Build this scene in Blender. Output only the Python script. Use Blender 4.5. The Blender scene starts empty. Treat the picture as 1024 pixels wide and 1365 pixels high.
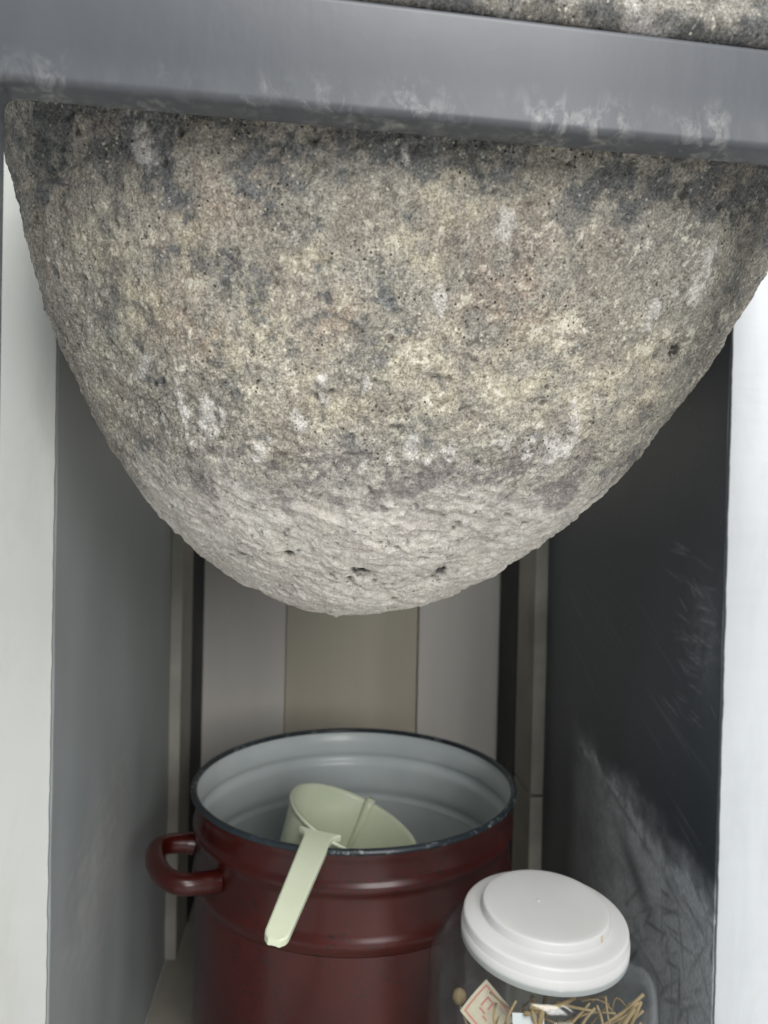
import bpy, bmesh, math, random
import numpy as np
from mathutils import Vector, Matrix
random.seed(7)
RNG = np.random.default_rng(11)
scene = bpy.context.scene
COL = scene.collection
# ---------------------------------------------------------------- camera
def make_camera():
    a, p, r = map(math.radians, (5.25, 0.7, 1.25))
    Z = Vector((0, 0, 1))
    f0 = Vector((math.sin(a), math.cos(a), 0)); R0 = Vector((math.cos(a), -math.sin(a), 0))
    f = math.cos(p)*f0 - math.sin(p)*Z
    U0 = R0.cross(f)
    R = math.cos(r)*R0 + math.sin(r)*U0
    U = math.cos(r)*U0 - math.sin(r)*R0
    cd = bpy.data.cameras.new('camera'); co = bpy.data.objects.new('camera', cd); COL.objects.link(co)
    M = Matrix((R, U, -f)).transposed().to_4x4(); M.translation = Vector((0, 0, .569))
    co.matrix_world = M
    cd.sensor_width = 36; cd.lens = 26.0; cd.clip_start = .01; cd.clip_end = 50
    cd.dof.use_dof = True; cd.dof.focus_distance = .36; cd.dof.aperture_fstop = 11
    scene.camera = co
make_camera()
# ---------------------------------------------------------------- light
w = bpy.data.worlds.new('World'); scene.world = w; w.use_nodes = True
w.node_tree.nodes['Background'].inputs[0].default_value = (.84, .92, 1.0, 1)
w.node_tree.nodes['Background'].inputs[1].default_value = .31
def area(name, loc, target, sx, sy, power, colour):
    l = bpy.data.lights.new(name, 'AREA'); l.shape = 'RECTANGLE'; l.size = sx; l.size_y = sy
    l.energy = power; l.color = colour
    o = bpy.data.objects.new(name, l); COL.objects.link(o); o.location = loc
    o.rotation_euler = (Vector(target)-Vector(loc)).to_track_quat('-Z', 'Y').to_euler()
    return o
area('window_light', (.52, -1.38, 1.04), (.06, .5, .50), .85, .85, 24, (1.0, .99, .97))
area('bounce_fill_light', (.30, -.75, 2.10), (.12, -.10, 0), .9, .9, 48, (1.0, .99, .97))  # added unseen lamp: lights the floor so it bounces up under the stone
vs = scene.view_settings
vs.view_transform = 'Standard'; vs.look = 'None'; vs.gamma = 1; vs.use_curve_mapping = False; vs.exposure = 0
# ---------------------------------------------------------------- helpers
def lin(r, g, b):
    f = lambda c: (c/255/12.92) if c/255 <= .04045 else ((c/255+.055)/1.055)**2.4
    return (f(r), f(g), f(b), 1)
_perm = RNG.permutation(4096).astype(np.int32)
_grad = RNG.normal(size=(4096, 3)); _grad /= np.linalg.norm(_grad, axis=1)[:, None]
_gx, _gy, _gz = (np.ascontiguousarray(_grad[:, k], np.float32) for k in range(3))
def pn(P, freq, seed=0):
    """gradient noise, about -1..1"""
    Q = (np.asarray(P, np.float64)*freq + seed*17.31).T
    I = np.floor(Q); Fr = (Q-I).astype(np.float32); I = I.astype(np.int32)
    Wt = Fr*Fr*Fr*(Fr*(Fr*6-15)+10)
    out = np.zeros(Q.shape[1], np.float32)
    for dx in (0, 1):
        hx = _perm[(I[0]+dx) & 4095]+I[1]; fx = Fr[0]-dx; wx = Wt[0] if dx else 1-Wt[0]
        for dy in (0, 1):
            hy = _perm[(hx+dy) & 4095]+I[2]; fy = Fr[1]-dy; wy = wx*(Wt[1] if dy else 1-Wt[1])
            for dz in (0, 1):
                h = _perm[(hy+dz) & 4095]
                d = _gx[h]*fx+_gy[h]*fy+_gz[h]*(Fr[2]-dz)
                out += d*wy*(Wt[2] if dz else 1-Wt[2])
    return out*np.float32(1.6)
def fbm(P, freq, octv, seed=0, gain=.5):
    o = 0; a = 1
    for k in range(octv):
        o = o+a*pn(P, freq*2.03**k, seed+k*3); a *= gain
    return o
def sst(x, a, b):
    t = np.clip((x-a)/(b-a), 0, 1); return t*t*(3-2*t)
def new_obj(name, mesh, mat=None, parent=None, smooth=False):
    o = bpy.data.objects.new(name, mesh); COL.objects.link(o)
    if mat: mesh.materials.append(mat)
    if parent: o.parent = parent
    if smooth: mesh.shade_smooth()
    return o
def empty(name, loc, label=None, cat=None):
    o = bpy.data.objects.new(name, None); COL.objects.link(o); o.location = loc; o.empty_display_size = .05
    if label: o['label'] = label
    if cat: o['category'] = cat
    bpy.context.view_layer.update()
    return o
def tag(o, label, cat, group=None):
    o['label'] = label; o['category'] = cat
    if group: o['group'] = group
    return o
def grid_mesh(name, V, nu, nv, closed_u=False, attr=None):
    """V: (nv*nu,3) rows of nu points"""
    j, i = np.meshgrid(np.arange(nv-1), np.arange(nu if closed_u else nu-1), indexing='ij')
    i2 = (i+1) % nu
    q = np.stack([j*nu+i, j*nu+i2, (j+1)*nu+i2, (j+1)*nu+i], -1).reshape(-1, 4)
    m = bpy.data.meshes.new(name)
    m.vertices.add(len(V)); m.vertices.foreach_set('co', np.ascontiguousarray(V, np.float32).ravel())
    m.loops.add(q.size); m.loops.foreach_set('vertex_index', q.astype(np.int32).ravel())
    m.polygons.add(len(q)); m.polygons.foreach_set('loop_start', np.arange(0, q.size, 4, dtype=np.int32))
    m.update(calc_edges=True)
    if attr:
        for k, a in attr.items():
            if a.ndim == 2:
                at = m.attributes.new(k, 'FLOAT_COLOR', 'POINT')
                at.data.foreach_set('color', np.concatenate([a, np.ones((len(a), 1))], 1).astype(np.float32).ravel())
            else:
                at = m.attributes.new(k, 'FLOAT', 'POINT'); at.data.foreach_set('value', a.astype(np.float32))
    return m
def box(name, lo, hi, mat, parent=None, bev=.0015, off=(0, 0, 0)):
    """box in world coordinates; stored relative to parent's location"""
    base = parent.matrix_world.translation if parent else Vector((0, 0, 0))
    bm = bmesh.new(); bmesh.ops.create_cube(bm, size=1)
    lo = Vector(lo); hi = Vector(hi)
    for v in bm.verts:
        v.co = Vector((lo[k]+(v.co[k]+.5)*(hi[k]-lo[k]) for k in range(3)))-base
    if bev: bmesh.ops.bevel(bm, geom=bm.edges[:], offset=bev, segments=2, affect='EDGES', profile=.6)
    m = bpy.data.meshes.new(name); bm.to_mesh(m); bm.free()
    return new_obj(name, m, mat, parent)
def lathe(name, prof, mat, parent=None, n=128, tf=None, close=False):
    """prof: list of (r,z); local to parent"""
    a = np.linspace(0, 2*np.pi, n, endpoint=False)
    if close: prof = list(prof)+[prof[0]]
    V = np.array([[r*math.cos(t), r*math.sin(t), z] for r, z in prof for t in a])
    if tf is not None: V = tf(V)
    m = grid_mesh(name, V, n, len(prof), True)
    return new_obj(name, m, mat, parent, True)
def smooth_prof(pts, n=8):
    """catmull-rom through (r,z) points"""
    P = np.array([pts[0]]+list(pts)+[pts[-1]], float); out = []
    for k in range(1, len(P)-2):
        p0, p1, p2, p3 = P[k-1:k+3]
        for t in np.linspace(0, 1, n, endpoint=False):
            out.append(.5*((2*p1)+(-p0+p2)*t+(2*p0-5*p1+4*p2-p3)*t*t+(-p0+3*p1-3*p2+p3)*t**3))
    out.append(P[-2]); return [tuple(q) for q in out]
def tube(name, pts, rad, mat, parent=None, n=10, flat=1.0, caps=True):
    """swept tube along points (local to parent); rad scalar or list"""
    P = [Vector(p) for p in pts]; bm = bmesh.new(); rings = []
    up = None
    for k, p in enumerate(P):
        t = (P[min(k+1, len(P)-1)]-P[max(k-1, 0)]).normalized()
        if up is None: up = t.orthogonal().normalized()
        up = (up-t*up.dot(t)).normalized(); sd = t.cross(up)
        r = rad[k] if hasattr(rad, '__len__') else rad
        rings.append([bm.verts.new(p+up*math.cos(2*math.pi*i/n)*r*flat+sd*math.sin(2*math.pi*i/n)*r) for i in range(n)])
    for k in range(len(rings)-1):
        for i in range(n):
            bm.faces.new((rings[k][i], rings[k][(i+1) % n], rings[k+1][(i+1) % n], rings[k+1][i]))
    if caps:
        bm.faces.new(rings[0][::-1]); bm.faces.new(rings[-1])
    m = bpy.data.meshes.new(name); bm.to_mesh(m); bm.free()
    return new_obj(name, m, mat, parent, True)
# ---------------------------------------------------------------- node helpers
class NT:
    def __init__(s, name):
        s.m = bpy.data.materials.new(name); s.m.use_nodes = True; s.t = s.m.node_tree
        s.b = s.t.nodes['Principled BSDF']; s.out = s.t.nodes['Material Output']
    def n(s, typ, **kw):
        nd = s.t.nodes.new(typ)
        for k, v in kw.items():
            if k in nd.bl_rna.properties: setattr(nd, k, v)
            else: nd.inputs[k.replace('_', ' ')].default_value = v
        return nd
    def l(s, a, b): s.t.links.new(a, b); return s
    def coord(s, scale=(1, 1, 1), rot=(0, 0, 0)):
        c = s.n('ShaderNodeTexCoord'); mp = s.n('ShaderNodeMapping')
        mp.inputs['Scale'].default_value = scale; mp.inputs['Rotation'].default_value = rot
        s.l(c.outputs['Object'], mp.inputs['Vector']); return mp.outputs[0]
    def noise(s, co, scale, detail=4, rough=.55, dist=0):
        nd = s.n('ShaderNodeTexNoise'); nd.inputs['Scale'].default_value = scale; nd.inputs['Detail'].default_value = detail
        nd.inputs['Roughness'].default_value = rough; nd.inputs['Distortion'].default_value = dist
        s.l(co, nd.inputs['Vector']); return nd.outputs['Fac']
    def ramp(s, fac, stops):
        r = s.n('ShaderNodeValToRGB'); e = r.color_ramp.elements
        while len(e) < len(stops): e.new(.5)
        for k, (p, c) in enumerate(stops):
            e[k].position = p; e[k].color = c if hasattr(c, '__len__') else (c, c, c, 1)
        s.l(fac, r.inputs[0]); return r.outputs[0]
    def mix(s, fac, a, b, mode='MIX'):
        x = s.n('ShaderNodeMix', data_type='RGBA', blend_type=mode)
        for sock, v in ((x.inputs[0], fac), (x.inputs[6], a), (x.inputs[7], b)):
            if hasattr(v, 'is_linked'): s.l(v, sock)
            else: sock.default_value = v
        return x.outputs[2]
    def math(s, op, a, b=0.0):
        x = s.n('ShaderNodeMath', operation=op)
        for sock, v in ((x.inputs[0], a), (x.inputs[1], b)):
            if hasattr(v, 'is_linked'): s.l(v, sock)
            else: sock.default_value = v
        return x.outputs[0]
    def attr(s, name, out='Fac'):
        return s.n('ShaderNodeAttribute', attribute_name=name).outputs[out]
    def bump(s, h, strength, dist, normal=None):
        b = s.n('ShaderNodeBump'); b.inputs['Strength'].default_value = strength; b.inputs['Distance'].default_value = dist
        s.l(h, b.inputs['Height'])
        if normal: s.l(normal, b.inputs['Normal'])
        return b.outputs[0]
    def fin(s, col=None, rough=None, nrm=None, **kw):
        for sock, v in (('Base Color', col), ('Roughness', rough), ('Normal', nrm)):
            if v is None: continue
            if hasattr(v, 'is_linked'): s.l(v, s.b.inputs[sock])
            else: s.b.inputs[sock].default_value = v
        for k, v in kw.items(): s.b.inputs[k.replace('_', ' ')].default_value = v
        return s.m
def paint(name, c1, c2, rough=.5, scale=25, bump=.15, spec=.4, dirt=None, stretch=(1, 1, 1)):
    t = NT(name); co = t.coord(stretch)
    n = t.noise(co, scale, 5, .6); col = t.mix(t.ramp(n, [(.35, 0), (.65, 1)]), c1, c2)
    if dirt:
        d = t.noise(t.coord(), scale*.35, 6, .65, .6); col = t.mix(t.ramp(d, [(.52, 0), (.72, .6)]), col, dirt)
    fine = t.noise(co, scale*9, 3)
    r = t.ramp(n, [(.3, max(rough-.1, 0)), (.7, min(rough+.1, 1))])
    return t.fin(col, r, t.bump(fine, bump, .0006), Specular_IOR_Level=spec)
# ================================================================ materials of the place
def panel_mat(name, c1, c2, grime):
    t = NT(name); co = t.coord()
    col = t.mix(t.ramp(t.noise(t.coord((1, 1, .3)), 9, 5, .6), [(.35, 0), (.65, 1)]), c1, c2)
    g = t.noise(t.coord((1, 1, .25)), 30, 6, .7, .4); col = t.mix(t.ramp(g, [(.50, 0), (.78, .42)]), col, grime)
    k = t.noise(co, 210, 4, .6); col = t.mix(t.ramp(k, [(.68, 0), (.74, .4)]), col, grime)
    return t.fin(col, t.ramp(g, [(.3, .36), (.7, .5)]), t.bump(t.noise(co, 45, 4), .25, .001), Specular_IOR_Level=.45)
white_panel = panel_mat('white_panel', lin(196, 198, 194), lin(204, 206, 202), lin(176, 172, 162))
cool_panel = panel_mat('cool_white_panel', lin(186, 190, 194), lin(194, 198, 201), lin(168, 172, 174))
back_white = paint('back_white', lin(216, 212, 205), lin(224, 220, 213), .5, 5, .08, .35, stretch=(3, 3, .4))
back_beige = paint('back_beige', lin(192, 185, 168), lin(201, 194, 177), .55, 5, .1, .3, stretch=(3, 3, .4))
floor_mat = paint('floor_tile', lin(206, 205, 202), lin(216, 215, 212), .45, 8, .1, .4, lin(110, 104, 94))
dark_board = paint('dark_board', lin(40, 43, 46), lin(52, 55, 57), .6, 9, .1, .3)
post_grey = paint('post_grey', lin(150, 148, 140), lin(172, 170, 160), .6, 12, .15, .3, lin(104, 100, 90))
# ---------------------------------------------------------------- the setting
def structure(o): o['kind'] = 'structure'; return o
flr = structure(box('floor', (-2.0, -2.6, -.03), (2.1, 1.3, 0), floor_mat, None, 0))
wall = structure(box('back_wall', (-.5, 1.112, 0), (.7, 1.14, 1.0), back_beige, None, 0))
box('wall_panel', (-.30, 1.100, .001), (-.0410, 1.1115, .999), back_white, wall, .001)
box('wall_panel', (-.0400, 1.104, .001), (.1560, 1.1115, .999), back_beige, wall, .001)
box('wall_panel', (.1578, 1.099, .001), (.45, 1.1115, .999), back_white, wall, .001)
# ---------------------------------------------------------------- the cabinet
cab = empty('cabinet', (.06, .60, 0), 'grey painted cabinet with white front edges holding the stone basin above a pot', 'cabinet')
XL, XR = -.1735, .297
def strokes(Y, Z, segs):
    """segs: (y0,z0,y1,z1,width,strength) scratch strokes painted as wear"""
    out = np.zeros_like(Y)
    for y0, z0, y1, z1, wd, s in segs:
        dy, dz = y1-y0, z1-z0; L2 = dy*dy+dz*dz+1e-12
        t = np.clip(((Y-y0)*dy+(Z-z0)*dz)/L2, 0, 1)
        d = np.hypot(Y-y0-t*dy, Z-z0-t*dz)
        out = np.maximum(out, s*np.exp(-(d/wd)**2)*(.35+.65*np.sin(np.pi*np.clip(t, .05, .95))))
    return out
def side_board(x, wear, mat, side, step):
    """inner face as a fine grid that carries the wear and any painted sheen, closed behind by a plain board"""
    y0, y1, z0, z1 = .5132, .92, .0005, .88
    ny, nz = int((y1-y0)/step), int((z1-z0)/step)
    yy, zz = np.meshgrid(np.linspace(y0, y1, ny), np.linspace(z0, z1, nz))
    Yf, Zf = yy.ravel(), zz.ravel()
    P3 = np.stack([np.full_like(Yf, x), Yf, Zf], 1)
    pale, dark = wear(Yf, Zf, P3)
    xo = x+side*.017
    V = P3.copy(); V[:, 0] += .0006*pn(P3, 14, 2)
    base = np.array(cab.location)
    m = grid_mesh('side_board', V-base, ny, nz, False, {'pale': pale, 'dark': dark})
    bm = bmesh.new(); bm.from_mesh(m)
    # thickness: extrude the border back
    be = [e for e in bm.edges if e.is_boundary]
    r = bmesh.ops.extrude_edge_only(bm, edges=be)
    nv = [v for v in r['geom'] if isinstance(v, bmesh.types.BMVert)]
    for v in nv: v.co.x = xo-base[0]
    bmesh.ops.contextual_create(bm, geom=[e for e in bm.edges if e.is_boundary])
    bmesh.ops.recalc_face_normals(bm, faces=bm.faces[:])
    bm.to_mesh(m); bm.free()
    return new_obj('side_board', m, mat, cab)
def board_mat(name, c1, c2, cp, cd, rough, spec):
    t = NT(name); co = t.coord()
    n = t.noise(t.coord((1, 1, .25)), 14, 5, .6)
    col = t.mix(t.ramp(n, [(.35, 0), (.68, 1)]), c1, c2)
    pale = t.attr('pale'); dk = t.attr('dark')
    fine = t.noise(t.coord((1, 1.6, .7), (.6, 0, 0)), 330, 4, .7)
    pm = t.math('MULTIPLY', pale, t.ramp(fine, [(.30, .5), (.60, 1.0)]))
    col = t.mix(pm, col, cp)
    col = t.mix(dk, col, cd)
    speck = t.noise(co, 420, 2, .5); col = t.mix(t.ramp(speck, [(.74, 0), (.79, .5)]), col, cp)
    rg = t.mix(pale, t.ramp(n, [(.3, rough-.05), (.7, rough+.08)]), (.5, .5, .5, 1))
    h = t.math('SUBTRACT', t.math('MULTIPLY', pale, .5), dk)
    nb = t.bump(t.noise(co, 60, 4), .12, .001, t.bump(h, .35, .0008))
    return t.fin(col, rg, nb, Specular_IOR_Level=spec)
def wear_sheen_right(Y, Z, P):
    rg = np.random.default_rng(5)
    n1 = fbm(P, 30, 4, 3); n2 = fbm(P*np.array([1, 1, 1.]), 120, 3, 9)
    # scuffs plus painted light sheen, a triangle at the lower front: above a line falling towards the back
    zl = .312-.02*(Y-.8)/.28*-1
    top = .318-.17*np.clip((.80-Y), 0, 1)*.9+.006*n1          # upper edge of the scuff and sheen patch
    tri = sst(top-Z+.007*n1+.004*n2, -.030, .045)*sst(.835-Y, 0, .05)
    low = sst(Z-(.02+.28*(Y-.5)), -.03, .05)
    patch = tri*(1.05+.26*n1+.18*n2)*(.28+.72*sst(.78-Y, -.02, .14))
    ridge = np.exp(-((Z-top+.010)/.007)**2)*sst(.81-Y, 0, .03)*(.45+.45*n2)
    segs = []
    for k in range(120):
        y = rg.uniform(.515, .64); z = rg.uniform(.06, .26)
        L = rg.uniform(.01, .055); a = rg.normal(-.9, .55)
        segs.append((y, z, y+L*math.cos(a), z+L*math.sin(a), rg.uniform(.0008, .0017), rg.uniform(.3, .95)))
    dk = strokes(Y, Z, segs)
    # a long dark groove along the worn edge
    groove = strokes(Y, Z, [(.735, .296, .600, .262, .0022, .7), (.61, .266, .545, .245, .0016, .6), (.56, .262, .52, .246, .0014, .7), (.55, .285, .517, .262, .0014, .5)])*(.4+.6*sst(n2, -.3, .4))
    sg = []
    for k in range(46):   # fine pale scratches near the front edge, upper part
        y = rg.uniform(.516, .575); z = rg.uniform(.40, .54); L = rg.uniform(.008, .03)
        sg.append((y, z, y+L, z+rg.uniform(-.002, .010), .0008, rg.uniform(.08, .32)))
    for k in range(30):
        y = rg.uniform(.52, .8); z = rg.uniform(.27, .5); L = rg.uniform(.03, .09)
        sg.append((y, z, y+L, z+L*rg.uniform(.35, .55), .0008, rg.uniform(.04, .14)))
    halo = np.exp(-((Y-.535)/.022)**2-((Z-.475)/.045)**2)*(.22+.18*n2)
    pale = np.clip(patch+ridge*.9+strokes(Y, Z, sg)+np.clip(halo, 0, 1)*.6, 0, 1)
    pale *= 1-.75*strokes(Y, Z, [(.69, .262, .61, .212, .012, 1)])
    return pale, np.clip(dk*tri*.9+groove, 0, 1)
def wear_left(Y, Z, P):
    rg = np.random.default_rng(8)
    n2 = fbm(P, 90, 4, 4); segs = []
    for k in range(90):
        f = rg.uniform(0, 1); y = .54+.16*f+rg.normal(0, .02); z = .26+.05*f+rg.normal(0, .022); L = rg.uniform(.005, .03)
        segs.append((y, z, y+L*.9, z+L*rg.uniform(.0, .5), rg.uniform(.001, .003), rg.uniform(.08, .35)))
    pale = strokes(Y, Z, segs)*(.5+.6*n2)
    haze = np.exp(-((Y-.64)/.09)**2-((Z-.24-.25*(Y-.6))/.07)**2)*(.30+.22*n2)
    return np.clip(pale*1.5+np.clip(haze, 0, 1), 0, 1), np.zeros_like(Y)
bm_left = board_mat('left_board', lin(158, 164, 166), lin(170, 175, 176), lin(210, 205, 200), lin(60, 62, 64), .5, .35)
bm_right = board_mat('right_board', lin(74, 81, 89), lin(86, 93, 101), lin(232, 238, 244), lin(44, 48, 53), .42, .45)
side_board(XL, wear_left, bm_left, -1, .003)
side_board(XR, wear_sheen_right, bm_right, 1, .0018)
def ragged_plate(xi, xo, mat, seed):
    """white front edge board whose sawn inner edge is slightly uneven"""
    n = 360; zs = np.linspace(.001, .90, n); sg = 1 if xo > xi else -1
    k = np.stack([zs*0, zs*0, zs], 1)
    e = xi+sg*(.0003+.0005*np.clip(pn(k, 60, seed)+.5*pn(k, 260, seed+1), -.5, 1))
    prof = [(0, .0125), (0, .0104), (.0004*sg, .0100), (None, .0100), (None, .0125)]
    V = np.array([[(xo if o is None else e[i]+o), .500+y, zs[i]] for i in range(n) for o, y in prof])-np.array(cab.location)
    m = grid_mesh('front_edge', V, len(prof), n, True)
    bm = bmesh.new(); bm.from_mesh(m); bmesh.ops.contextual_create(bm, geom=[q for q in bm.edges if q.is_boundary and q.verts[0].co.z > .5])
    bmesh.ops.recalc_face_normals(bm, faces=bm.faces[:]); bm.to_mesh(m); bm.free()
    return new_obj('front_edge', m, mat, cab)
ragged_plate(XL, -.300, white_panel, 3)
ragged_plate(XR, .430, cool_panel, 8)
box('rear_post', (-.190, .9212, .001), (-.1605, 1.000, .88), post_grey, cab, .0015)
box('rear_post', (.2810, .9212, .199), (.314, 1.000, .88), post_grey, cab, .0015)
box('rear_post', (.2805, .9205, .001), (.314, 1.000, .196), post_grey, cab, .0015)
box('rear_board', (-.190, 1.0010, .001), (-.1600, 1.098, .88), dark_board, cab, .001)
box('rear_board', (.2800, 1.0010, .001), (.314, 1.098, .88), dark_board, cab, .001)
box('dim_floor_sheet', (XL+.0015, .395, .0004), (XR-.0015, 1.097, .0018), paint('dim_floor_sheet', lin(136, 132, 122), lin(150, 146, 136), .6, 14, .2, .3, lin(92, 88, 80)), cab, 0)  # added sheet over the same floor; the niche's dimness put into its colour
box('niche_light_block', (XL+.002, .662, .7260), (XR-.002, .9195, .7410), white_panel, cab, .001)  # unseen board, added to block light leaking into the niche from above
# grey painted front frame
def rail_material():
    t = NT('rail_paint'); co = t.coord()
    n = t.noise(t.coord((1, 1, .35)), 16, 5, .6)
    col = t.mix(t.ramp(n, [(.3, 0), (.7, 1)]), lin(66, 69, 74), lin(76, 79, 84))
    sep = t.n('ShaderNodeSeparateXYZ'); t.l(t.n('ShaderNodeTexCoord').outputs['Object'], sep.inputs[0])
    hz = sep.outputs['Z']
    low = t.n('ShaderNodeMapRange', interpolation_type='SMOOTHSTEP'); t.l(hz, low.inputs[0])
    low.inputs[1].default_value = .728; low.inputs[2].default_value = .7115; low.inputs[3].default_value = 0; low.inputs[4].default_value = 1
    st = t.noise(t.coord((1, 1, .6)), 150, 6, .7, .6)
    st2 = t.noise(t.coord((1, 1, .5), (0, .5, .35)), 30, 3)
    chalk = t.math('MULTIPLY', t.math('MULTIPLY', t.ramp(st, [(.48, 0), (.66, 1)]), t.ramp(st2, [(.42, .05), (.62, 1)])), low.outputs[0])
    veil = t.math('MULTIPLY', low.outputs[0], t.ramp(t.noise(t.coord((1, 1, .2)), 70, 4), [(.3, .08), (.7, .34)]))
    col = t.mix(veil, col, lin(104, 106, 109)); col = t.mix(t.math('MULTIPLY', chalk, .55), col, lin(170, 170, 166))
    rust = t.noise(co, 45, 4, .6); col = t.mix(t.ramp(rust, [(.70, 0), (.78, .35)]), col, lin(92, 88, 84))
    nb = t.bump(t.noise(t.coord((1, 1, .2)), 220, 3), .10, .0006, t.bump(t.noise(co, 40, 4), .2, .001))
    return t.fin(col, .46, nb, Specular_IOR_Level=.4)
rail_paint = rail_material()
def lean(x): return -.020*(x-.02)                 # the frame sags a little to the right
rail = box('front_rail', (-.150, .270, .7105), (.236, .285, .7475), rail_paint, cab, 0)
rb = bmesh.new(); rb.from_mesh(rail.data)
for v in rb.verts:
    x = v.co.x+cab.location.x
    v.co.z += lean(x) if v.co.z < .73 else .0040-.036*(x-.02)
bmesh.ops.bevel(rb, geom=rb.edges[:], offset=.0030, segments=5, affect='EDGES', profile=.5)
rb.to_mesh(rail.data); rb.free(); rail.data.shade_smooth(); rail.data.set_sharp_from_angle(angle=math.radians(40))
box('front_leg', (-.146, .2702, .001), (-.1160, .2848, .7122), rail_paint, cab, .0022)
box('front_leg', (.202, .2702, .001), (.232, .2848, .7056), rail_paint, cab, .0022)
for x0, sx in ((-.1160, 1), (.202, -1)):      # filled weld in each corner
    bm = bmesh.new(); b = cab.location; pts = [(0, 0)]+[(.0055*(1-math.sin(t)), -.0055*(1-math.cos(t))) for t in np.linspace(0, math.pi/2, 7)]
    fr = [bm.verts.new(Vector((x0+sx*(u-.0004), .2715, .7105+lean(x0)+v+.0006))-b) for u, v in pts]
    bk = [bm.verts.new(Vector((x0+sx*(u-.0004), .2835, .7105+lean(x0)+v+.0006))-b) for u, v in pts]
    bm.faces.new(fr); bm.faces.new(bk[::-1])
    for k in range(len(pts)): bm.faces.new((fr[k], fr[(k+1) % len(pts)], bk[(k+1) % len(pts)], bk[k]))
    bmesh.ops.recalc_face_normals(bm, faces=bm.faces[:])
    m = bpy.data.meshes.new('weld'); bm.to_mesh(m); bm.free(); new_obj('weld', m, rail_paint, cab)
# ================================================================ the stone basin
SP = [0.0265, 0.1065, 0.4661, 0.5032, 0.026, 0.0546, 0.0893, 0.1271, 0.1653, 0.2011, 0.2316]
stone = empty('stone_basin', (.05, .466, .7500), 'large rough grey-beige stone drip basin hanging behind the grey rail', 'stone basin')
def stone_colour(P, low, M, fine_seed=0):
    """mineral colour of the stone at points P; M: dict of stain masks"""
    def c(*v): return np.array(lin(*v)[:3])
    n_big = fbm(P, 16, 3, 21); n_mid = fbm(P, 70, 4, 22, .6); n_fin = fbm(P, 330, 3, 23, .7); n_col = fbm(P, 38, 3, 27)
    K = lambda m, col, C: C*(1-m[:, None])+col*m[:, None]
    C = np.tile(c(152, 147, 136), (len(P), 1))
    C = K(sst(n_col, -.5, .6)*.55, c(132, 124, 113), C)
    C = K(sst(n_big+.5*n_mid, -.1, .6)*.6, c(120, 117, 112), C)
    C = K(np.clip(M['cream'], 0, 1)*sst(n_mid, -.5, .5)*.65, c(180, 172, 148), C)
    C = K(np.clip(M['rust'], 0, 1)*sst(n_mid, -.7, .6)*.55, c(142, 122, 106), C)
    # the worn lower zone: smoother, pale, faintly pink
    lowc = K(sst(n_col, -.4, .5), c(190, 185, 176), np.tile(c(179, 173, 165), (len(P), 1)))
    C = K(low, lowc, C)
    if 'band' in M: C = K(M['band']*.75, c(116, 110, 108), C)
    # pale grain
    grain = sst(.8*n_fin+.8*n_mid, .35, .9)*(1-.55*low)
    C = K(grain*.68, c(208, 202, 185), C)
    dkgr = sst(-(.8*n_fin+.7*n_mid), .40, .95)*(1-.6*low)
    C = K(dkgr*.62, c(86, 83, 78), C)
    # dark mineral stains, broken up by the grain
    st = sst(M['dark']+.42*n_mid+.34*n_fin, .36, .80)*np.clip(M['dark']*2.2, 0, 1)
    C = K(st*.78, c(82, 86, 89), C)
    if 'streak' in M: C = K(M['streak']*.78*sst(n_fin+.5*n_mid, -.7, .5), c(78, 80, 82), C)
    blot = sst(fbm(P, 52, 4, 31, .62), .42, .85)*(1-low)
    C = K(blot*.6, c(96, 97, 96), C)
    C = np.clip(C*np.array([1.17, 1.18, 1.20]), 0, .85)
    pl = sst(M['pale']+.35*n_mid+.25*n_fin, .36, .75)*np.clip(M['pale']*2.5, 0, 1)
    C = K(pl*.72, c(206, 202, 197), C)
    return C
DARK = [(-0.056,0.314,0.692,0.0062),(-0.059,0.314,0.695,0.0049),(-0.069,0.322,0.680,0.0046),(-0.069,0.325,0.672,0.0042),(-0.026,0.307,0.692,0.0054),(-0.018,0.308,0.686,0.0067),(-0.011,0.309,0.680,0.0053),(-0.038,0.317,0.669,0.0041),(-0.037,0.320,0.661,0.0054),(-0.034,0.320,0.659,0.0034),(0.004,0.317,0.656,0.0033),(-0.003,0.315,0.661,0.0030),(0.002,0.319,0.651,0.0033),(0.020,0.313,0.664,0.0040),(0.026,0.315,0.659,0.0040),(0.031,0.317,0.654,0.0043),(0.036,0.320,0.646,0.0044),(0.037,0.305,0.686,0.0033),(0.064,0.320,0.646,0.0041),(0.027,0.310,0.672,0.0027),(-0.151,0.418,0.683,0.0074),(-0.142,0.441,0.651,0.0119),(-0.139,0.453,0.641,0.0097),(-0.025,0.344,0.602,0.0063),(0.013,0.345,0.593,0.0084),(-0.001,0.346,0.593,0.0049),(0.099,0.348,0.596,0.0066),(0.077,0.347,0.591,0.0072),(0.153,0.379,0.589,0.0075),(0.135,0.359,0.598,0.0062),(-0.088,0.382,0.593,0.0088),(-0.086,0.391,0.582,0.0073),(-0.086,0.350,0.637,0.0052),(-0.077,0.351,0.625,0.0059),(0.106,0.346,0.602,0.0059),(0.048,0.341,0.598,0.0077),(-0.043,0.353,0.596,0.0051),]
CREAM = [(0.065,0.303,0.695,0.0136),(0.044,0.303,0.695,0.0101),(0.058,0.326,0.632,0.0239),(0.094,0.332,0.623,0.0213),(0.024,0.326,0.632,0.0202),(-0.032,0.329,0.637,0.0205),(0.157,0.346,0.634,0.0234),(0.135,0.345,0.619,0.0189),(-0.003,0.312,0.669,0.0100),(-0.053,0.319,0.675,0.0138),(0.042,0.309,0.675,0.0134),(-0.082,0.338,0.656,0.0218),(-0.098,0.338,0.678,0.0149),(0.009,0.335,0.612,0.0171),]
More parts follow.
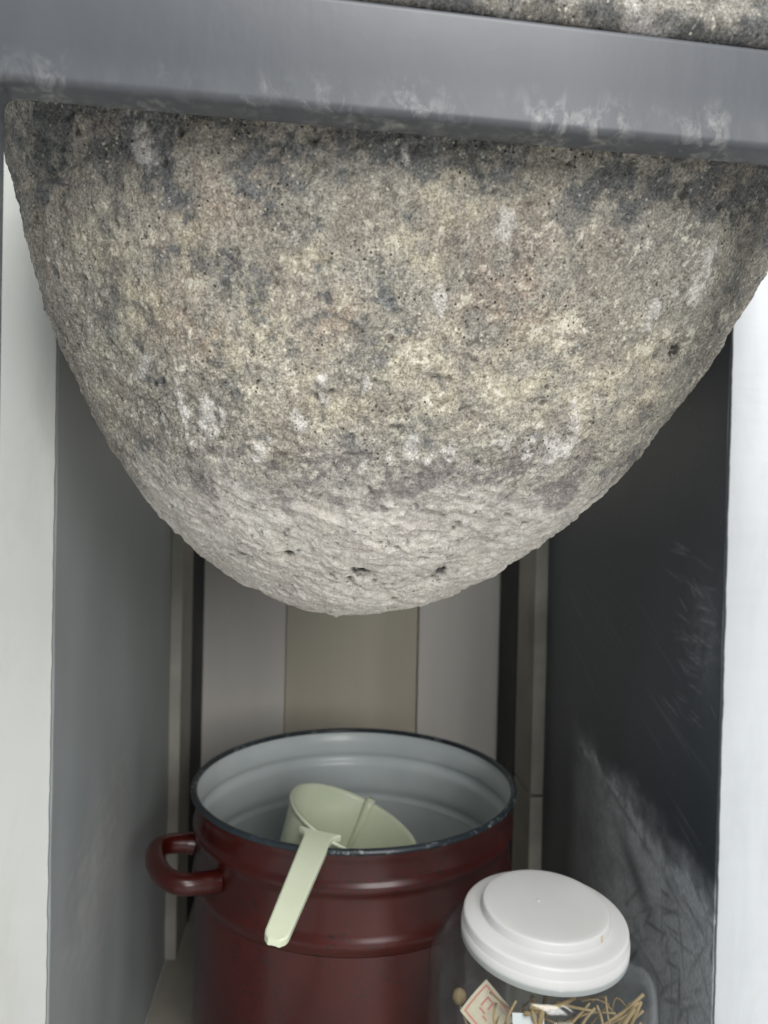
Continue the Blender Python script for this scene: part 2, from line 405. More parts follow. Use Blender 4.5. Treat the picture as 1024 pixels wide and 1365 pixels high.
PALE = [(-0.064,0.347,0.621,0.0022),(-0.064,0.351,0.612,0.0026),(-0.063,0.355,0.606,0.0026),(-0.061,0.359,0.598,0.0022),(-0.071,0.356,0.610,0.0022),(-0.074,0.361,0.606,0.0023),(0.003,0.330,0.623,0.0017),(0.002,0.332,0.619,0.0020),(0.004,0.334,0.614,0.0017),(0.121,0.341,0.616,0.0019),(0.124,0.346,0.610,0.0023),(0.126,0.349,0.606,0.0027),(0.125,0.353,0.600,0.0027),(0.121,0.354,0.596,0.0030),(0.084,0.344,0.598,0.0022),(0.088,0.347,0.594,0.0022),(0.094,0.345,0.598,0.0018),(0.096,0.344,0.602,0.0018),(0.100,0.348,0.596,0.0022),(0.103,0.346,0.600,0.0018),(0.105,0.344,0.604,0.0018),(0.110,0.348,0.600,0.0022),(0.116,0.355,0.593,0.0023),(0.053,0.347,0.589,0.0025),(0.059,0.345,0.593,0.0021),(0.062,0.343,0.596,0.0018),(-0.027,0.350,0.593,0.0029),(-0.022,0.346,0.598,0.0021),(0.034,0.347,0.587,0.0035),(0.020,0.349,0.585,0.0032),(-0.058,0.361,0.593,0.0033),(-0.043,0.347,0.606,0.0025),(-0.064,0.349,0.616,0.0033),(-0.063,0.354,0.608,0.0033),(-0.061,0.356,0.602,0.0029),(0.002,0.331,0.621,0.0027),(0.002,0.333,0.616,0.0024),(0.021,0.330,0.623,0.0031),(0.123,0.347,0.608,0.0030),(0.126,0.352,0.602,0.0030),(0.122,0.355,0.596,0.0031),(0.114,0.352,0.596,0.0060),(0.100,0.349,0.594,0.0052),(0.088,0.346,0.596,0.0044),(-0.080,0.350,0.630,0.0044),(-0.083,0.354,0.627,0.0030),(-0.134,0.440,0.632,0.0047),(-0.133,0.455,0.627,0.0039),(0.176,0.330,0.678,0.0087),(0.176,0.337,0.667,0.0080),(0.178,0.327,0.686,0.0055),(0.162,0.328,0.669,0.0054),(-0.051,0.348,0.608,0.0058),(-0.049,0.352,0.600,0.0043),(0.062,0.346,0.591,0.0043),(0.044,0.343,0.594,0.0049),(-0.008,0.340,0.606,0.0049),(-0.074,0.313,0.713,0.0071),(-0.029,0.353,0.589,0.0036),(0.153,0.330,0.659,0.0061),(0.033,0.299,0.710,0.0027),(-0.011,0.310,0.678,0.0030),(0.052,0.316,0.656,0.0054),(0.075,0.306,0.686,0.0068),]
RUST = [(0.272,0.466,0.742,0.0287),(0.246,0.406,0.695,0.0174),(0.280,0.453,0.762,0.0230),(0.007,0.321,0.644,0.0134),(-0.040,0.311,0.689,0.0170),(-0.054,0.330,0.649,0.0174),(0.084,0.314,0.664,0.0240),]
PIT = [(0.024,0.390,0.531,0.0036), (0.020,0.395,0.526,0.0024), (0.069,0.396,0.530,0.0041), (0.064,0.400,0.526,0.0029), (0.044,0.412,0.514,0.0030), (0.042,0.426,0.507,0.0026), (0.178,0.351,0.646,0.0037), (0.072,0.372,0.554,0.0019), (0.082,0.380,0.548,0.0020), (0.110,0.381,0.559,0.0016), (-0.014,0.387,0.539,0.0020), (0.008,0.393,0.529,0.0016), (0.123,0.398,0.552,0.0021), (0.054,0.382,0.540,0.0016), (0.098,0.396,0.540,0.0017)]
def gauss(P, blobs, k=1.0, damp=False):
    o = np.zeros(len(P))
    for x, y, z, r in blobs:
        d2 = (1.7 if damp else 1)*(P[:, 0]-x)**2+(P[:, 1]-y)**2+(.45 if damp else 1)*(P[:, 2]-z)**2
        o = np.maximum(o, min(1, max(.5, .0062/r) if damp else 1)*np.exp(-d2/(r*k)**2))
    return o
def build_bowl():
    X0, kx, Y0, zb = SP[:4]; zt = .784
    S = np.array([0, .12, .25, .4, .55, .7, .85, 1.0]); a = np.concatenate([[0], SP[4:]])
    ssup = ((.7620-zb)/(zt-zb))**(1/2.6)
    ns = 520; s = np.linspace(0.004, ssup, ns)
    sf = np.linspace(0, 1, 401); Af = np.interp(sf, S, a)
    Ap = np.pad(Af, 22, mode='reflect', reflect_type='odd'); Af = np.convolve(Ap, np.ones(45)/45, 'valid'); Af -= Af[0]*(1-sf)
    A = np.interp(s, sf, Af)
    th = np.concatenate([np.linspace(math.pi*.93, math.pi*2.07, 860), np.linspace(math.pi*2.07, math.pi*2.93, 122)[1:-1]])
    z = zb+(zt-zb)*s**2.6; n = 2+.9*s**1.5
    c, sn = np.cos(th), np.sin(th)
    q = (np.abs(c)[None]**n[:, None]+np.abs(sn)[None]**n[:, None])**(-1/n[:, None])
    G = np.stack([X0+kx*(z-zb)[:, None]+A[:, None]*q*c, Y0+.80*A[:, None]*q*sn, np.broadcast_to(z[:, None], q.shape)], -1)
    du = np.roll(G, -1, 1)-np.roll(G, 1, 1); dv = np.gradient(G, axis=0)
    N = np.cross(du, dv); N /= np.linalg.norm(N, axis=-1)[..., None]+1e-12
    pole = np.clip(1-np.arange(ns)/14, 0, 1)[:, None, None]
    N = N*(1-pole)+np.array([0, 0, -1.])*pole; N /= np.linalg.norm(N, axis=-1)[..., None]
    nt = len(th); P = G.reshape(-1, 3); N = N.reshape(-1, 3)
    wv = lambda f, sd: np.stack([pn(P, f, sd), pn(P, f, sd+1), pn(P, f, sd+2)], 1)
    Pw = P+.0075*wv(55, 61)+.0042*wv(150, 65)
    Pb = P+.010*wv(40, 71)
    M = {'dark': gauss(Pw, DARK, 1.15)*(1-.45*sst(P[:, 2], .63, .61)), 'cream': gauss(Pb, CREAM, 1.1), 'pale': gauss(P*.72+Pw*.28, PALE, 1.1, True), 'rust': gauss(Pb, RUST, 1.2)}
    wob = fbm(P, 26, 3, 41)
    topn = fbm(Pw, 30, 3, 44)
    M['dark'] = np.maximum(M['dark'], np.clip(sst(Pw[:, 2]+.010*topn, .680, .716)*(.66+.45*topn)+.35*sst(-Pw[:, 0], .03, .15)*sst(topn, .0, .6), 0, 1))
    band = sst(P[:, 2]+.012*wob, .560, .574)*sst(P[:, 2]+.012*topn, .612, .592)
    al = P[:, 0]*.5-P[:, 2]*.85; ac = P[:, 0]*.85+P[:, 2]*.5
    sk = fbm(np.stack([al*24, ac*62, P[:, 1]*24], 1)+.5*np.stack([wob, topn, wob], 1), 1.0, 4, 81, .6)
    M['streak'] = sst(sk, .42, .85)*sst(P[:, 2], .60, .64)*(.35+.65*sst(.16-P[:, 0], 0, .18))
    M['band'] = band*sst(fbm(Pw, 62, 3, 47), -.15, .5)
    topn = fbm(Pw, 30, 3, 44)
    low = sst(P[:, 2]+.014*wob+.006*topn, .600, .560)
    # relief
    D = .0035*fbm(P, 9, 2, 1)+.0016*fbm(P, 34, 2, 5)
    rough = fbm(P, 110, 3, 6, .62); fine = fbm(P, 420, 2, 7, .6)
    D += (.00085*rough+.00045*fine)*(1-.5*low)*(1+.3*sst(-P[:, 0], .05, .15))
    # chisel marks on the lower zone, running slightly downhill to the right
    Q = P.copy(); u = P[:, 0]+.35*P[:, 1]; v = P[:, 2]*1.0+.30*P[:, 0]-.25*P[:, 1]
    Q = np.stack([u*55, v*210, P[:, 1]*55], 1)+.9*np.stack([wob, topn, wob], 1)
    D += .0012*low*fbm(Q, 1.0, 3, 12, .5)+.0004*(1-low)*fbm(Q, .9, 2, 14)
    pits = sst(pn(P, 260, 15)+.45*pn(P, 90, 16), .55, .85)*(1-.2*low); D -= .0013*pits
    pits2 = sst(pn(P, 120, 18), .70, .98); D -= .0020*pits2
    hand = gauss(P*.75+Pw*.25, PIT, 1.5)*(.85+.5*pn(P, 300, 19)); D -= .0055*np.clip(hand, 0, 1)
    D -= .0010*np.clip(M['dark'], 0, 1)*(1-low); D += .0008*M['pale']
    C = stone_colour(P, low, M)
    # pits and hand-placed holes are coloured darker
    pit_dark = np.clip(.55*pits+.5*pits2+1.1*sst(hand, .30, .8), 0, .92)[:, None]
    C = C*(1-pit_dark)+np.array(lin(54, 53, 51)[:3])*pit_dark
    up = sst(P[:, 2], .725, .755)
    D *= (1-.6*up)
    V = P+N*D[:, None]
    V[:, 2] = np.clip(V[:, 2], V.reshape(ns, nt, 3)[45:, :, 2].min(), .7600)
    m = grid_mesh('bowl', V-np.array(stone.location), nt, ns, True, {'tint': C, 'low': low})
    return new_obj('bowl', m, stone_mat, stone, True)
def stone_material():
    t = NT('rough_stone'); co = t.coord()
    col = t.attr('tint', 'Color')
    f1 = t.noise(co, 900, 4, .7); f2 = t.noise(co, 260, 5, .65)
    lowf = t.attr('low'); keep = t.math('SUBTRACT', 1.0, t.math('MULTIPLY', lowf, .5))
    col = t.mix(t.math('MULTIPLY', keep, .85), col, t.ramp(f1, [(.32, .16), (.5, .50), (.68, .84)]), 'OVERLAY')
    col = t.mix(.55, col, t.ramp(f2, [(.28, .22), (.5, .5), (.72, .80)]), 'OVERLAY')
    vo = t.n('ShaderNodeTexVoronoi'); vo.inputs['Scale'].default_value = 330; wn = t.n('ShaderNodeTexNoise'); wn.inputs['Scale'].default_value = 300; t.l(co, wn.inputs['Vector']); wv_ = t.n('ShaderNodeVectorMath', operation='SCALE'); t.l(wn.outputs['Color'], wv_.inputs[0]); wv_.inputs['Scale'].default_value = .0030; wa = t.n('ShaderNodeVectorMath', operation='ADD'); t.l(co, wa.inputs[0]); t.l(wv_.outputs[0], wa.inputs[1]); t.l(wa.outputs[0], vo.inputs['Vector'])
    sp = t.noise(co, 75, 3)
    spk = t.math('MULTIPLY', t.ramp(vo.outputs['Distance'], [(.12, 1), (.28, 0)]), t.ramp(sp, [(.42, 0), (.56, 1)]))
    col = t.mix(t.math('MULTIPLY', t.math('MULTIPLY', spk, keep), .66), col, lin(222, 216, 200))
    vo2 = t.n('ShaderNodeTexVoronoi'); vo2.inputs['Scale'].default_value = 300; t.l(t.coord((1, 1, 1), (.4, .7, .1)), vo2.inputs['Vector'])
    sp2 = t.noise(t.coord((1, 1, 1), (.9, .2, .4)), 48, 3)
    dps = t.math('MULTIPLY', t.ramp(vo2.outputs['Distance'], [(.10, 1), (.20, 0)]), t.ramp(sp2, [(.46, 0), (.60, 1)]))
    col = t.mix(t.math('MULTIPLY', t.math('MULTIPLY', dps, keep), .85), col, lin(58, 56, 53))
    h = t.math('ADD', t.math('MULTIPLY', f1, .5), t.math('ADD', f2, t.math('MULTIPLY', dps, -.8)))
    return t.fin(col, .86, t.bump(h, .85, .0014), Specular_IOR_Level=.25)
stone_mat = stone_material()
bowl = build_bowl()
def build_rim():
    """thick square rim slab that rests on the rail and the added hidden board"""
    x0, x1, y0, y1, z0, z1 = -.170, .2935, .2665, .700, .7605, .812
    nx, nh = 420, 46
    # front and side faces as one rough strip round the slab
    per = []
    def seg(a, b, k):
        for t in np.linspace(0, 1, k, endpoint=False): per.append((a[0]+(b[0]-a[0])*t, a[1]+(b[1]-a[1])*t))
    seg((x0, y0), (x1, y0), nx); seg((x1, y0), (x1, y1), 60); seg((x1, y1), (x0, y1), 40); seg((x0, y1), (x0, y0), 60)
    per = np.array(per); n = len(per); ctr = np.array([(x0+x1)/2, (y0+y1)/2])
    rows = []
    zz = np.linspace(0, 1, nh)
    for k, t in enumerate(zz):
        inset = .004*((max(0, .12-t)/.12)**2+(max(0, t-.88)/.12)**2)
        rows.append(np.concatenate([per+(ctr-per)/np.linalg.norm(ctr-per, axis=1)[:, None]*inset, np.full((n, 1), .7482+(z1-.7482)*t)], 1))
    for s in (.9, .8, .55, .0001): # top face
        rows.append(np.concatenate([ctr+(per-ctr)*s, np.full((n, 1), z1)], 1))
    for s in (.9, .8): # underside, up to the bowl
        rows.insert(0, np.concatenate([ctr+(per-ctr)*s, np.full((n, 1), .7482+.0003)], 1))
    P = np.array(rows).reshape(-1, 3)
    out = np.zeros_like(P); d = P[:, :2]-ctr; out[:, :2] = d/np.linalg.norm(d, axis=1)[:, None]
    D = .0016*fbm(P, 40, 3, 51)+.0010*fbm(P, 160, 3, 52, .6)
    side = (np.arange(len(P))//n >= 2) & (np.arange(len(P))//n < nh+2)
    V = P+out*(np.where(side, D-.0018, 0))[:, None]
    V[:, 2] += .0042-.036*(V[:, 0]-.02)
    n1 = fbm(P, 45, 3, 55)
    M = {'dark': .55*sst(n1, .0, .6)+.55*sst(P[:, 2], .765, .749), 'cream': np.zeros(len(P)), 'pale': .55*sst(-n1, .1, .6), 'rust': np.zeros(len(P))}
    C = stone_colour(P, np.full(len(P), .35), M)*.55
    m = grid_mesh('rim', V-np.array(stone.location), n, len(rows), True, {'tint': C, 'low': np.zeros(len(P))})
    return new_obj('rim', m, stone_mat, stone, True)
build_rim()
# ================================================================ the enamel pot
def enamel(name, c1, c2, rough, chips=None, coat=.6, chip_scale=130):
    t = NT(name); co = t.coord()
    n = t.noise(co, 18, 4); col = t.mix(t.ramp(n, [(.35, 0), (.65, 1)]), c1, c2)
    if chips:
        ch = t.noise(co, chip_scale, 5, .7, .5); where = t.noise(co, 15, 3); col = t.mix(t.math('MULTIPLY', t.ramp(ch, [(.56, 0), (.60, 1)]), t.ramp(where, [(.44, 0), (.54, 1)])), col, chips)
    d = t.noise(co, 8, 6, .7); r = t.ramp(d, [(.3, rough), (.7, rough+.16)])
    nb = t.bump(t.noise(co, 30, 3), .10, .0015, t.bump(t.noise(co, 300, 2), .06, .0004))
    return t.fin(col, r, nb, Specular_IOR_Level=.32, Coat_Weight=coat, Coat_Roughness=.18)
red = enamel('red_enamel', lin(54, 12, 8), lin(64, 16, 11), .27, lin(28, 18, 16), .3, 260)
inner_e = enamel('grey_white_enamel', lin(196, 204, 204), lin(206, 213, 213), .35, None, .3)
rim_e = enamel('dark_rim', lin(30, 38, 44), lin(44, 52, 58), .4, lin(120, 128, 126), .3, 210)
PX, PY, PH, PR = .043, .711, .303, .154
pot = empty('enamel_pot', (PX, PY, 0), 'dark red enamel stockpot with grey-white inside under the stone', 'pot')
H = PH
outer = smooth_prof([(.0001, .002), (.120, .002), (.140, .006), (.1475, .018), (.1485, .06), (.1485, H-.092), (.1487, H-.084), (.1507, H-.0775), (.1510, H-.0735), (.1488, H-.067), (.1480, H-.060), (.1480, H-.046), (.1486, H-.039), (.1511, H-.0335), (.1514, H-.0295), (.1494, H-.024), (.1496, H-.014), (.1515, H-.006), (.1520, H-.002)], 6)
inner = [(max(r-.0022, .0001), z+(.002 if z < .02 else 0)) for r, z in outer]
lathe('body', outer, red, pot, 160)
lathe('inner_wall', inner[::-1], inner_e, pot, 160)
rng = [(.1512+.0030*math.cos(t), H-.0008+.0026*math.sin(t)) for t in np.linspace(0, 2*math.pi, 15)]
def rim_tf(V):
    ang = np.arctan2(V[:, 1], V[:, 0]); k = pn(np.stack([np.cos(ang)*9, np.sin(ang)*9, np.zeros(len(V))], 1), 3, 4)
    V = V.copy(); r = 1+.0016*k; V[:, 0] *= r; V[:, 1] *= r; return V
lathe('rim', rng, rim_e, pot, 220, rim_tf)
# loop handle: bowed flat tube standing off the side
hz = H-.048
def loop_handle(direction, name='handle'):
    a0 = math.atan2(direction[1], direction[0]); half = .255
    pts = []
    r0 = .1485
    p0 = (r0-.004, -half); p1 = (r0-.004, half)
    path = [(r0+.0008, -half, -.004), (r0+.010, -half+.004, -.002), (r0+.026, -half+.03, 0), (r0+.034, -half*.66, .001), (r0+.037, -half*.24, .001), (r0+.037, half*.24, .001), (r0+.034, half*.66, .001), (r0+.026, half-.03, 0), (r0+.010, half-.004, -.002), (r0+.0008, half, -.004)]
    P = np.array([(r*math.cos(a0+b), r*math.sin(a0+b), hz+dz) for r, b, dz in path])
    Q = [P[0]]; 
    PP = np.vstack([P[0], P, P[-1]])
    out = []
    for k in range(1, len(PP)-2):
        q0, q1, q2, q3 = PP[k-1:k+3]
        for t in np.linspace(0, 1, 8, endpoint=False):
            out.append(.5*((2*q1)+(-q0+q2)*t+(2*q0-5*q1+4*q2-q3)*t*t+(-q0+3*q1-3*q2+q3)*t**3))
    out.append(P[-1])
    n = len(out); rad = [.0085+.0012*(abs(2*k/(n-1)-1))**3 for k in range(n)]
    return tube(name, out, rad, red, pot, 16)
loop_handle((-.150, -.062)); loop_handle((.128, .105))
# ================================================================ the measuring cup
def plastic(name, c, sss=.0, rough=.35, mott=None):
    t = NT(name); co = t.coord(); n = t.noise(co, 22, 4)
    col = t.mix(t.ramp(n, [(.35, 0), (.7, 1)]), c, mott or c)
    d = t.noise(co, 60, 5, .7); r = t.ramp(d, [(.3, rough-.06), (.7, rough+.1)])
    m = t.fin(col, r, t.bump(t.noise(co, 150, 3), .06, .0005), Specular_IOR_Level=.45)
    if sss:
        t.b.inputs['Subsurface Weight'].default_value = sss; t.b.inputs['Subsurface Scale'].default_value = .01
        t.b.inputs['Subsurface Radius'].default_value = (1, 1, .9)
    return m
green = plastic('pale_green_plastic', lin(211, 218, 193), .15, .34, lin(202, 210, 182))
hr = Vector((.0062, .573, .3080)); ht = Vector((-.0205, .460, .2960))
u = (ht-hr).normalized(); hr = hr-u*.008
# the cup itself hangs nose-down and rolled to the right of its handle
RC = .058
fwd = Vector((-.58, -.81, 0)).normalized()               # from the cup's centre to the handle root
lft = Vector((0, 0, 1)).cross(fwd); lft = -lft if lft.x > 0 else lft
roll, dip = math.radians(19), math.radians(13)
lft = (lft*math.cos(roll)+Vector((0, 0, 1))*math.sin(roll)).normalized()
fw2 = (fwd*math.cos(dip)+Vector((0, 0, 1))*math.sin(dip)); fw2 = (fw2-lft*fw2.dot(lft)).normalized()
nrm = fw2.cross(lft); nrm = -nrm if nrm.z < 0 else nrm
cc = hr-fw2*(RC+.001)
cup = empty('measuring_cup', cc, 'pale green plastic measuring cup with its handle over the pot rim', 'measuring cup')
MX = Matrix((fw2, nrm.cross(fw2), nrm)).transposed().to_4x4(); MX.translation = cc
cup.matrix_world = MX
bpy.context.view_layer.update()
hc = .070
prof = [(.0001, -hc), (.044, -hc), (.0475, -hc+.003)]+[(.0475+(RC-.0475)*k/10, -hc+.003+(hc-.003)*k/10) for k in range(1, 10)]+[(RC-.0003, -.003), (RC+.0014, -.0028), (RC+.0016, -.0004), (RC+.0008, 0), (RC-.0014, -.0002), (RC-.0020, -.004)]+[(.0455+(RC-.0020-.0455)*k/8, -hc+.003+(hc-.007)*k/8) for k in range(7, 0, -1)]+[(.0445, -hc+.0036), (.042, -hc+.002), (.0001, -hc+.002)]
lathe('cup_wall', prof, green, cup, 128)
# pouring rib on the inner wall, with a knob at the rim
ab = math.radians(194); e = Vector((math.cos(ab), math.sin(ab), 0))
tube('pouring_rib', [e*(RC-.002)+Vector((0, 0, .0036)), e*(RC-.0034)+Vector((0, 0, -.006)), e*(.0533)+Vector((0, 0, -.025)), e*(.0478)+Vector((0, 0, -.055))], [.0046, .0044, .0036, .0020], green, cup, 12)
# handle: tapered channel with turned-down edges
def cup_handle():
    L = .126
    inv = MX.inverted()
    hs = u.cross(Vector((0, 0, 1))).normalized(); hs = -hs if hs.x > 0 else hs
    hroll = math.radians(8); hs = (hs*math.cos(hroll)+Vector((0, 0, 1))*math.sin(hroll)).normalized()
    hn = u.cross(hs); hn = -hn if hn.z < 0 else hn
    secs = []
    for k in range(40):
        t = k/39; w = .0112-.0034*t+.006*max(0, 1-t/.08)**2
        if t > .94: w *= math.sqrt(max(.0, 1-((t-.94)/.06)**2*.75))
        secs.append((L*t, w))
    bm = bmesh.new(); prev = None
    th = .0022; lip = .0050
    for x, w in secs:
        li = lip; th = .0022 if x < L*.95 else lip-.0003
        ring = [(-w, -li), (-w, -.0008), (-w+.0010, .0002), (-w*.5, -.0001), (0, -.0003), (w*.5, -.0001), (w-.0010, .0002), (w, -.0008), (w, -li), (w-.0018, -li), (w-.0020, -th), (0, -th), (-w+.0020, -th), (-w+.0018, -li)]
        vs_ = [bm.verts.new(inv @ (hr+u*(x-.002)+hs*y+hn*(z+.0002))) for y, z in ring]
        if prev:
            for i in range(len(ring)): bm.faces.new((prev[i], prev[(i+1) % len(ring)], vs_[(i+1) % len(ring)], vs_[i]))
        else: bm.faces.new(vs_[::-1])
        prev = vs_
    bm.faces.new(prev); bmesh.ops.recalc_face_normals(bm, faces=bm.faces[:])
    m = bpy.data.meshes.new('handle'); bm.to_mesh(m); bm.free()
    new_obj('handle', m, green, cup, True)
    m.set_sharp_from_angle(angle=math.radians(35))
cup_handle()
# ================================================================ the jar
JX, JY = .1625, .500
jar = empty('glass_jar', (JX, JY, 0), 'clear glass jar with a white plastic lid, full of dried stems', 'jar')
def glass_mat():
    t = NT('jar_glass'); t.t.nodes.remove(t.b)
    tr = t.n('ShaderNodeBsdfTransparent'); tr.inputs[0].default_value = (.90, .92, .92, 1)
    gl = t.n('ShaderNodeBsdfGlossy'); gl.inputs['Roughness'].default_value = .06
    df = t.n('ShaderNodeBsdfDiffuse'); df.inputs[0].default_value = (.55, .52, .52, 1)
    lw = t.n('ShaderNodeLayerWeight'); fr = t.n('ShaderNodeMapRange'); fr.inputs[3].default_value = .022; fr.inputs[4].default_value = .55
    co = t.coord(); nb = t.bump(t.noise(co, 20, 3), .25, .003)
    t.l(nb, gl.inputs['Normal']); t.l(nb, lw.inputs['Normal']); t.l(t.math('POWER', lw.outputs['Facing'], 4.0), fr.inputs[0])
    dust = t.noise(co, 26, 5, .7)
    m0 = t.n('ShaderNodeMixShader'); t.l(t.ramp(dust, [(.35, .004), (.75, .03)]), m0.inputs[0]); t.l(tr.outputs[0], m0.inputs[1]); t.l(df.outputs[0], m0.inputs[2])
    m1 = t.n('ShaderNodeMixShader'); t.l(fr.outputs[0], m1.inputs[0]); t.l(m0.outputs[0], m1.inputs[1]); t.l(gl.outputs[0], m1.inputs[2])
    t.l(m1.outputs[0], t.out.inputs[0]); return t.m
glass = glass_mat()
TILT_X, TILT_Y = math.radians(3.5), math.radians(1)
def jar_tf(V):
    V = V.copy(); z = V[:, 2]; k = sst(z, .225, .272)
    ax = TILT_Y*k; ay = TILT_X*k
    x, y = V[:, 0].copy(), V[:, 1].copy(); zt = np.maximum(z-.24, 0)
    V[:, 2] = z-x*np.sin(ax)+y*np.sin(ay)
    V[:, 0] = x*np.cos(ax)+zt*np.sin(ax)
    V[:, 1] = y*np.cos(ay)-zt*np.sin(ay)
    return V
jo = smooth_prof([(.0001, .002), (.058, .0022), (.069, .006), (.0750, .020), (.0780, .06), (.0790, .16), (.0790, .222), (.0784, .242), (.0752, .256), (.0680, .2665), (.0590, .2725), (.0545, .2760), (.0530, .280), (.0526, .284)], 6)
ji = [(max(r-.0014, .0001), z+(.003 if z < .02 else 0)) for r, z in jo[::-1]]
lathe('glass_body', jo+ji, glass, jar, 96, jar_tf)
lid_white = plastic('white_lid_plastic', lin(212, 212, 211), .2, .36, lin(205, 204, 202))
lp = [(.0001, .0172), (.020, .0173), (.0400, .0175), (.0436, .0174), (.0445, .0171), (.0450, .0165), (.0453, .0155), (.0456, .0108), (.0459, .0100), (.0466, .0096), (.052, .0092), (.0568, .0085), (.0578, .0081), (.0584, .0074), (.0587, .0064), (.0589, .0010), (.0592, .0002), (.0597, -.0004), (.0598, -.0070), (.0597, -.0098), (.0593, -.0107), (.0584, -.0111), (.0574, -.0105), (.0570, -.002), (.0560, .0060), (.040, .0080), (.0001, .0085)]
lid = lathe('lid', lp, lid_white, jar, 128)
lid.location = (.0010, -.0028, .2785); lid.rotation_euler = (math.radians(3.5), math.radians(1.0), 0); lid.scale = (.955, .955, .90)
sprue = lathe('mould_mark', [(.0001, .0181), (.0009, .0180), (.0014, .0176), (.0014, .0170)], lid_white, lid, 16)
sprue.location = (-.004, .004, 0)
dent = box('lid_tab', (-.0016, -.0008, 0), (.0016, .0008, .004), plastic('aged_tab', lin(198, 186, 160)), None, .0004)
dent.parent = lid; dent.location = (.028, -.0352, .0118); dent.rotation_euler = (0, 0, math.radians(-38))
# ---------------------------------------------------------------- what is in the jar
def straw_mat(name, c1, c2):
    t = NT(name); n = t.noise(t.coord((1, 1, 1)), 120, 4); col = t.mix(t.ramp(n, [(.3, 0), (.7, 1)]), c1, c2)
    return t.fin(col, .7, t.bump(n, .3, .0006), Specular_IOR_Level=.25)
straw = [straw_mat('straw', lin(198, 172, 128), lin(160, 134, 96)), straw_mat('dry_stem', lin(150, 128, 92), lin(118, 98, 70))]
GRP = 'dried straws packed in the glass jar'
J = Vector((JX, JY, 0))
def dry_straw(p, q, r, mat, label, bend=.003, flat=1.0, n=8):
    p, q = J+Vector(p), J+Vector(q); d = (q-p); o = d.orthogonal().normalized()*random.uniform(-bend, bend)
    pts = [d*t+o*math.sin(math.pi*t) for t in np.linspace(0, 1, 7)]
    s = tube('dry_straw', pts, [r*1.05*(1-.25*t) for t in np.linspace(0, 1, 7)], mat, None, n, flat); s.location = p
    return tag(s, label, 'straw', GRP)
FAN = 'pale split straw in the bundle fanning up at the right inside the jar'
for a, b, r in [((.010, -.036, .212), (.0585, -.036, .2500), .0023), ((.014, -.038, .210), (.0545, -.037, .2455), .0019), ((.024, -.038, .210), (.0600, -.033, .2370), .0021), ((.030, -.040, .212), (.0500, -.042, .2450), .0015), ((.040, -.038, .210), (.0560, -.038, .2465), .0014), ((.006, -.040, .220), (.0400, -.045, .2450), .0014), ((.034, -.040, .205), (.0570, -.038, .2320), .0018)]:
    dry_straw(a, b, r, straw[0], FAN, .002, .6)
MID = 'short dry straw crossing under the front edge of the jar lid'
for a, b, r in [((-.019, -.050, .225), (-.0150, -.0530, .2550), .0022), ((-.023, -.052, .2560), (.006, -.052, .2610), .0016), ((-.026, -.050, .2500), (-.002, -.053, .2580), .0013), ((-.010, -.050, .2300), (-.022, -.052, .2560), .0012), ((.010, -.050, .2380), (.0200, -.050, .2520), .0010), ((-.006, -.052, .2580), (.020, -.050, .2500), .0010), ((.028, -.046, .2300), (.022, -.048, .2520), .0010), ((.036, -.044, .2260), (.030, -.042, .2540), .0009), ((-.036, -.044, .2400), (-.030, -.046, .2560), .0009), ((.004, -.050, .2420), (.016, -.051, .2560), .0009)]:
    dry_straw(a, b, r, straw[0], MID)
CURL = 'fine curled brown stalk tangled among the straws behind the jar front'
for k in range(12):
    a = random.uniform(-.045, .05); b = random.uniform(-.045, .055); y0 = -random.uniform(.030, .048); y1 = -random.uniform(.030, .046)
    dry_straw((a, y0, random.uniform(.225, .245)), (b, y1, random.uniform(.238, .256)), random.uniform(.0005, .0009), straw[k % 2], CURL, .012)
DEEP = 'brownish dry straw lying deeper among the others in the jar'
for k in range(9):
    a = random.uniform(0, 2*math.pi); r = random.uniform(0, .05); z = random.uniform(.19, .225)
    b = random.uniform(0, 2*math.pi); r2 = random.uniform(0, .052)
    dry_straw((r*math.cos(a), r*math.sin(a), z), (r2*math.cos(b), r2*math.sin(b), z+random.uniform(.0, .025)), random.uniform(.0008, .0019), straw[1], DEEP, .006)
pod = empty('dried_seed_head', J+Vector((-.0620, -.0270, .2065)), 'round dried seed head on a curved stalk inside the left of the jar', 'seed head')
tube('stalk', [(.020, -.010, -.010), (.012, -.006, .008), (.005, -.003, .022), (0, 0, .036)], [.0010, .0010, .0009, .0009], straw[0], pod, 8)
sp = lathe('head', smooth_prof([(.0001, -.0044), (.0030, -.0034), (.0046, 0), (.0036, .0036), (.0014, .0050), (.0001, .0054)], 5), straw[1], pod, 20); sp.location = (-.0004, .0005, .040)
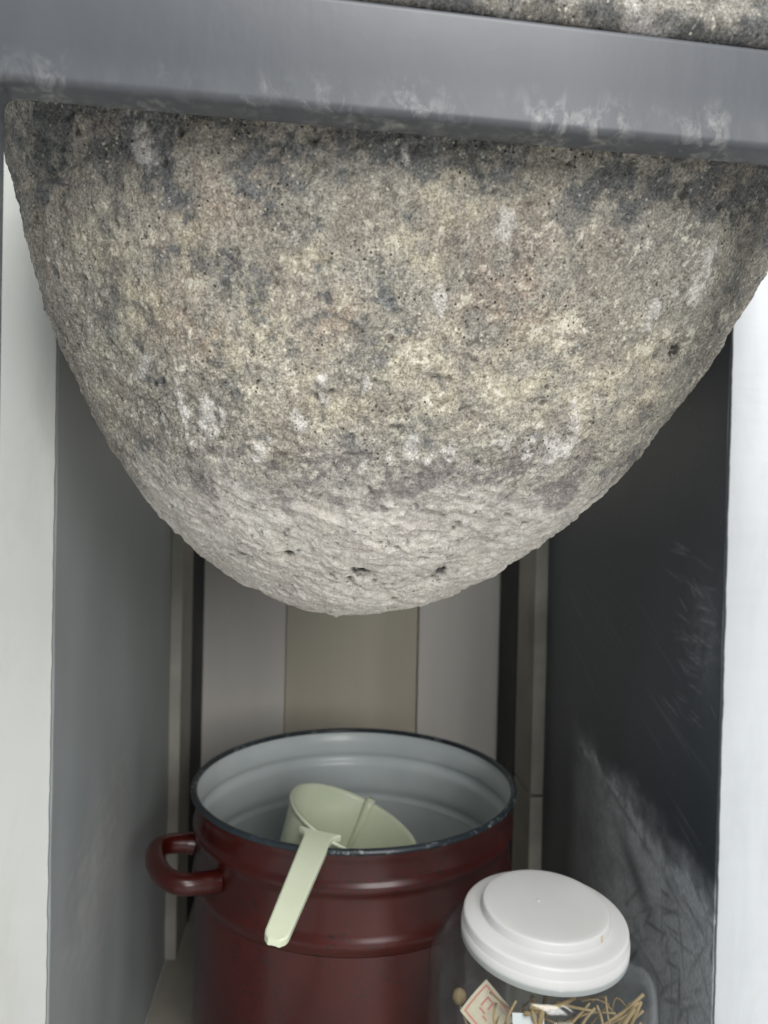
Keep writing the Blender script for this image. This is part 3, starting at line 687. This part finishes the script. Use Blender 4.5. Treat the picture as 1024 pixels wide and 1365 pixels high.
# paper tag with a pink printed border
def tag_mat():
    t = NT('paper_tag'); sep = t.n('ShaderNodeSeparateXYZ'); t.l(t.n('ShaderNodeTexCoord').outputs['Object'], sep.inputs[0])
    ax = t.math('ABSOLUTE', sep.outputs['X']); ay = t.math('ABSOLUTE', sep.outputs['Y'])
    mx = t.math('MAXIMUM', t.math('SUBTRACT', ax, .0100), t.math('SUBTRACT', ay, .0150))
    line = t.math('LESS_THAN', t.math('ABSOLUTE', mx), .0006)
    base = t.mix(t.ramp(t.noise(t.coord(), 140, 4), [(.3, 0), (.7, 1)]), lin(214, 202, 180), lin(200, 186, 164))
    return t.fin(t.mix(line, base, lin(202, 132, 120)), .75, None, Specular_IOR_Level=.2)
card_m = tag_mat()
cbm = bmesh.new(); bmesh.ops.create_grid(cbm, x_segments=6, y_segments=8, size=1)
for v in cbm.verts: v.co = Vector((v.co.x*.0125, v.co.y*.0175, .0012*(v.co.x**2)))
bmesh.ops.solidify(cbm, geom=cbm.faces[:], thickness=.0004)
cm = bpy.data.meshes.new('paper_tag'); cbm.to_mesh(cm); cbm.free()
card = new_obj('paper_tag', cm, card_m)
cy = Vector((.66, -.12, -.74)).normalized(); cn = Vector((-.12, -.86, .50)); cn = (cn-cy*cn.dot(cy)).normalized(); cx = cy.cross(cn)
cmx = Matrix((cx, cy, cn)).transposed().to_4x4(); cmx.translation = J+Vector((-.0430, -.0330, .2380)); card.matrix_world = cmx
tag(card, 'small cream paper tag with a pink border inside the jar', 'paper tag')
ink = plastic('pink_ink', lin(204, 128, 118))
for k, (x, y, dx, dy) in enumerate([(-.004, -.004, .006, .001), (.002, -.0065, .001, .005), (-.003, -.009, .007, .0009), (.004, -.002, .0009, .004), (-.006, -.007, .0009, .004)]):
    s = box('printed_mark', (x-dx/2, y-dy/2, .0003), (x+dx/2, y+dy/2, .0006), ink, None, 0); s.parent = card
scrap = box('plastic_label', (-.010, -.006, -.0004), (.010, .006, .0004), plastic('glossy_white', lin(236, 236, 236), 0, .2), None, .0003)
scrap.location = J+Vector((-.0230, -.0500, .2435)); scrap.rotation_euler = (math.radians(70), 0, math.radians(-6))
tag(scrap, 'small glossy white label inside the jar beside the paper tag', 'label')
